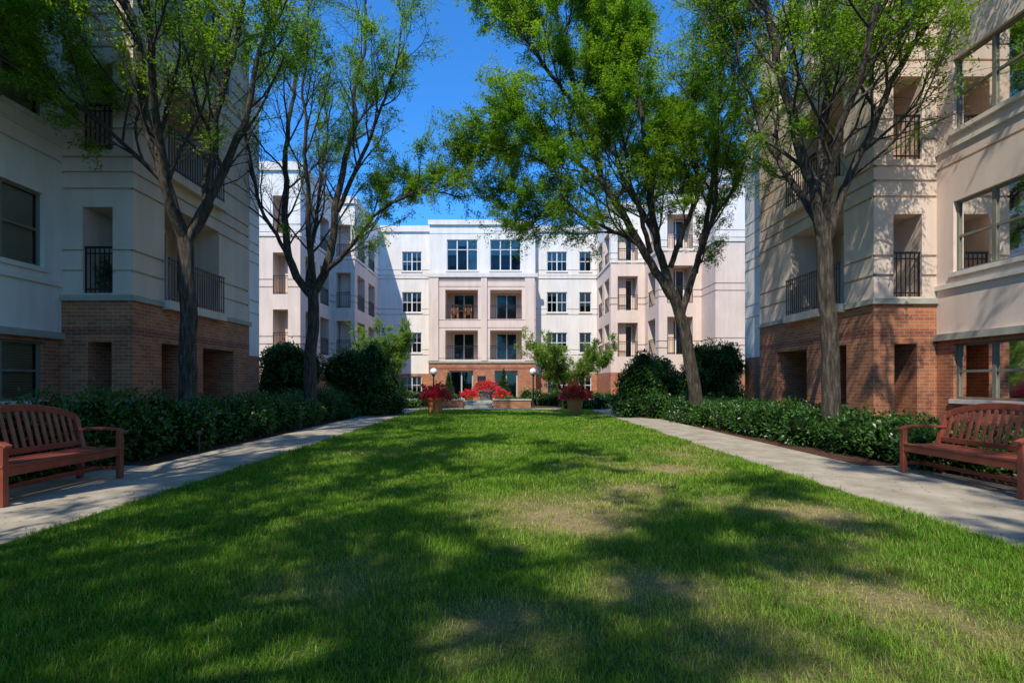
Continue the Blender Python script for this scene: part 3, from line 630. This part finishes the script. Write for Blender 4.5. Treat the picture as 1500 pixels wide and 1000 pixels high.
# ---------------------------------------------------------------- lamps
for x,y in ((-3.95,28.3),(1.55,28.3)):
    e=empty('globe_lamp'); b=MB(); b.lathe([(.11,0),(.11,.06),(.05,.12),(.04,1.6),(.08,1.68),(.1,1.72)],x,y,12); b.obj('post',M['rail'],e)
    b=MB(); b.lathe([(.2*math.sin(t*math.pi/12)+.001,1.9-.2*math.cos(t*math.pi/12)) for t in range(13)],x,y,20); b.obj('globe',M['globe'],e,smooth=True)
for x,y in ((-5.62,14.0),(-5.62,9.4),(5.7,13.6)):
    e=empty('path_light'); b=MB(); b.lathe([(.018,0),(.018,.34),(.05,.345),(.055,.36),(.05,.40),(.01,.42)],x,y,10); b.obj('post',M['rail'],e)
# ---------------------------------------------------------------- benches
def bench(xf,y0,y1,s):
    e=empty('park_bench'); b=MB(); z0=.02; X=lambda t:s*(xf+t)
    L=y1-y0; ym=(y0+y1)/2
    bk=lambda h:.50+max(0,(h-.42))*.24
    for y in (y0,y1):
        b.beam((X(0),y,z0),(X(0),y,.64),.065,.065,(1,0,0))
        b.beam((X(.54),y,z0),(X(.50),y,.43),.065,.06,(1,0,0)); b.beam((X(.50),y,.43),(X(bk(.84)),y,.84),.064,.059,(1,0,0))
        b.beam((X(.03),y,.37),(X(.5),y,.35),.045,.085); b.beam((X(.03),y,.16),(X(.52),y,.15),.04,.05)
        pr=None
        for i in range(9):
            t=-.06+i*(.66/8); z=.665+.02*math.sin(i/8*math.pi)-(.03 if i==0 else 0); q=(X(t),y,z)
            if pr: b.beam(pr,q,.085,.032)
            pr=q
    b.beam((X(0),y0,.37),(X(0),y1,.37),.04,.09); b.beam((X(.5),y0,.35),(X(.5),y1,.35),.04,.08); b.beam((X(.27),y0,.155),(X(.27),y1,.155),.04,.05)
    for i in range(7):
        t=.0+i*.077; b.beam((X(t),y0-.04,.43-.02*math.sin(i/6*math.pi)),(X(t),y1+.04,.43-.02*math.sin(i/6*math.pi)),.062,.026)
    b.beam((X(bk(.5)),y0+.03,.50),(X(bk(.5)),y1-.03,.50),.035,.07)
    top=lambda y:.82+.18*(1-((y-ym)/(L/2))**2)**.8 if abs(y-ym)<L/2 else .82
    n=18; pr=None
    for i in range(n+1):
        y=y0+L*i/n; z=top(y); q=(X(bk(z)),y,z)
        if pr: b.beam(pr,q,.045,.085)
        pr=q
    m=15
    for i in range(m):
        y=y0+L*(i+1)/(m+1); z=top(y)-.03; b.beam((X(bk(.52)),y,.52),(X(bk(z)),y,z),.05,.018,(1,0,0))
    return b.obj('slats_and_frame',M['bench_paint'],e,bevel=.006)
bench(5.17,5.27,6.87,-1); bench(5.68,5.62,7.3,1)
def chair(x,y,z):
    e=empty('wooden_chair'); b=MB()
    for dx in (-.22,.22):
        b.beam((x+dx,y-.2,z),(x+dx,y-.2,z+.62),.05,.05,(1,0,0)); b.beam((x+dx,y+.22,z),(x+dx,y+.3,z+1.15),.05,.05,(1,0,0)); b.beam((x+dx,y-.22,z+.64),(x+dx,y+.25,z+.64),.07,.03)
    for i in range(5): b.beam((x-.24,y-.2+i*.1,z+.42),(x+.24,y-.2+i*.1,z+.42),.08,.03)
    for i in range(5): b.beam((x-.18+i*.09,y+.24,z+.5),(x-.18+i*.09,y+.3,z+1.12),.05,.02,(1,0,0))
    b.beam((x-.25,y+.3,z+1.14),(x+.25,y+.3,z+1.14),.04,.07); b.obj('frame',M['wood'],e)
chair(-3.7,37.4,5.86); chair(-2.7,37.4,5.86)
b=MB(); e=empty('wooden_table'); b.box(-3.45,-2.95,37.1,37.6,6.5,6.54)
for dx in (-3.42,-2.98):
    for dy in (37.13,37.57): b.beam((dx,dy,5.86),(dx,dy,6.5),.04,.04,(1,0,0))
b.obj('frame',M['wood'],e)
# ---------------------------------------------------------------- fallen leaves
n=5200; x=rng.uniform(-7,7,n); y=2+rng.random(n)**1.4*20; k=(np.abs(x)<4)&(rng.random(n)<.55); x=x[~k]; y=y[~k]; n=len(x)
z=np.where(np.abs(x)<4,.045,.026); Q=np.stack([x,y,z],1); a=rng.uniform(0,6.28,n); D=np.stack([np.cos(a),np.sin(a),np.zeros(n)],1)
V,F=leaf_quads(Q,D,unit(rng.normal(0,.15,(n,3))+np.array([0,0,1])),rng.uniform(.02,.05,n),rng.uniform(.008,.018,n)); V[:,2]=np.maximum(V[:,2],.022)
m=rng.random((n,1)); np_obj('fallen_leaves',V,F,M['leaf'],col=np.repeat(np.array([.30,.22,.05])*(1-m)+np.array([.16,.09,.04])*m,4,0))
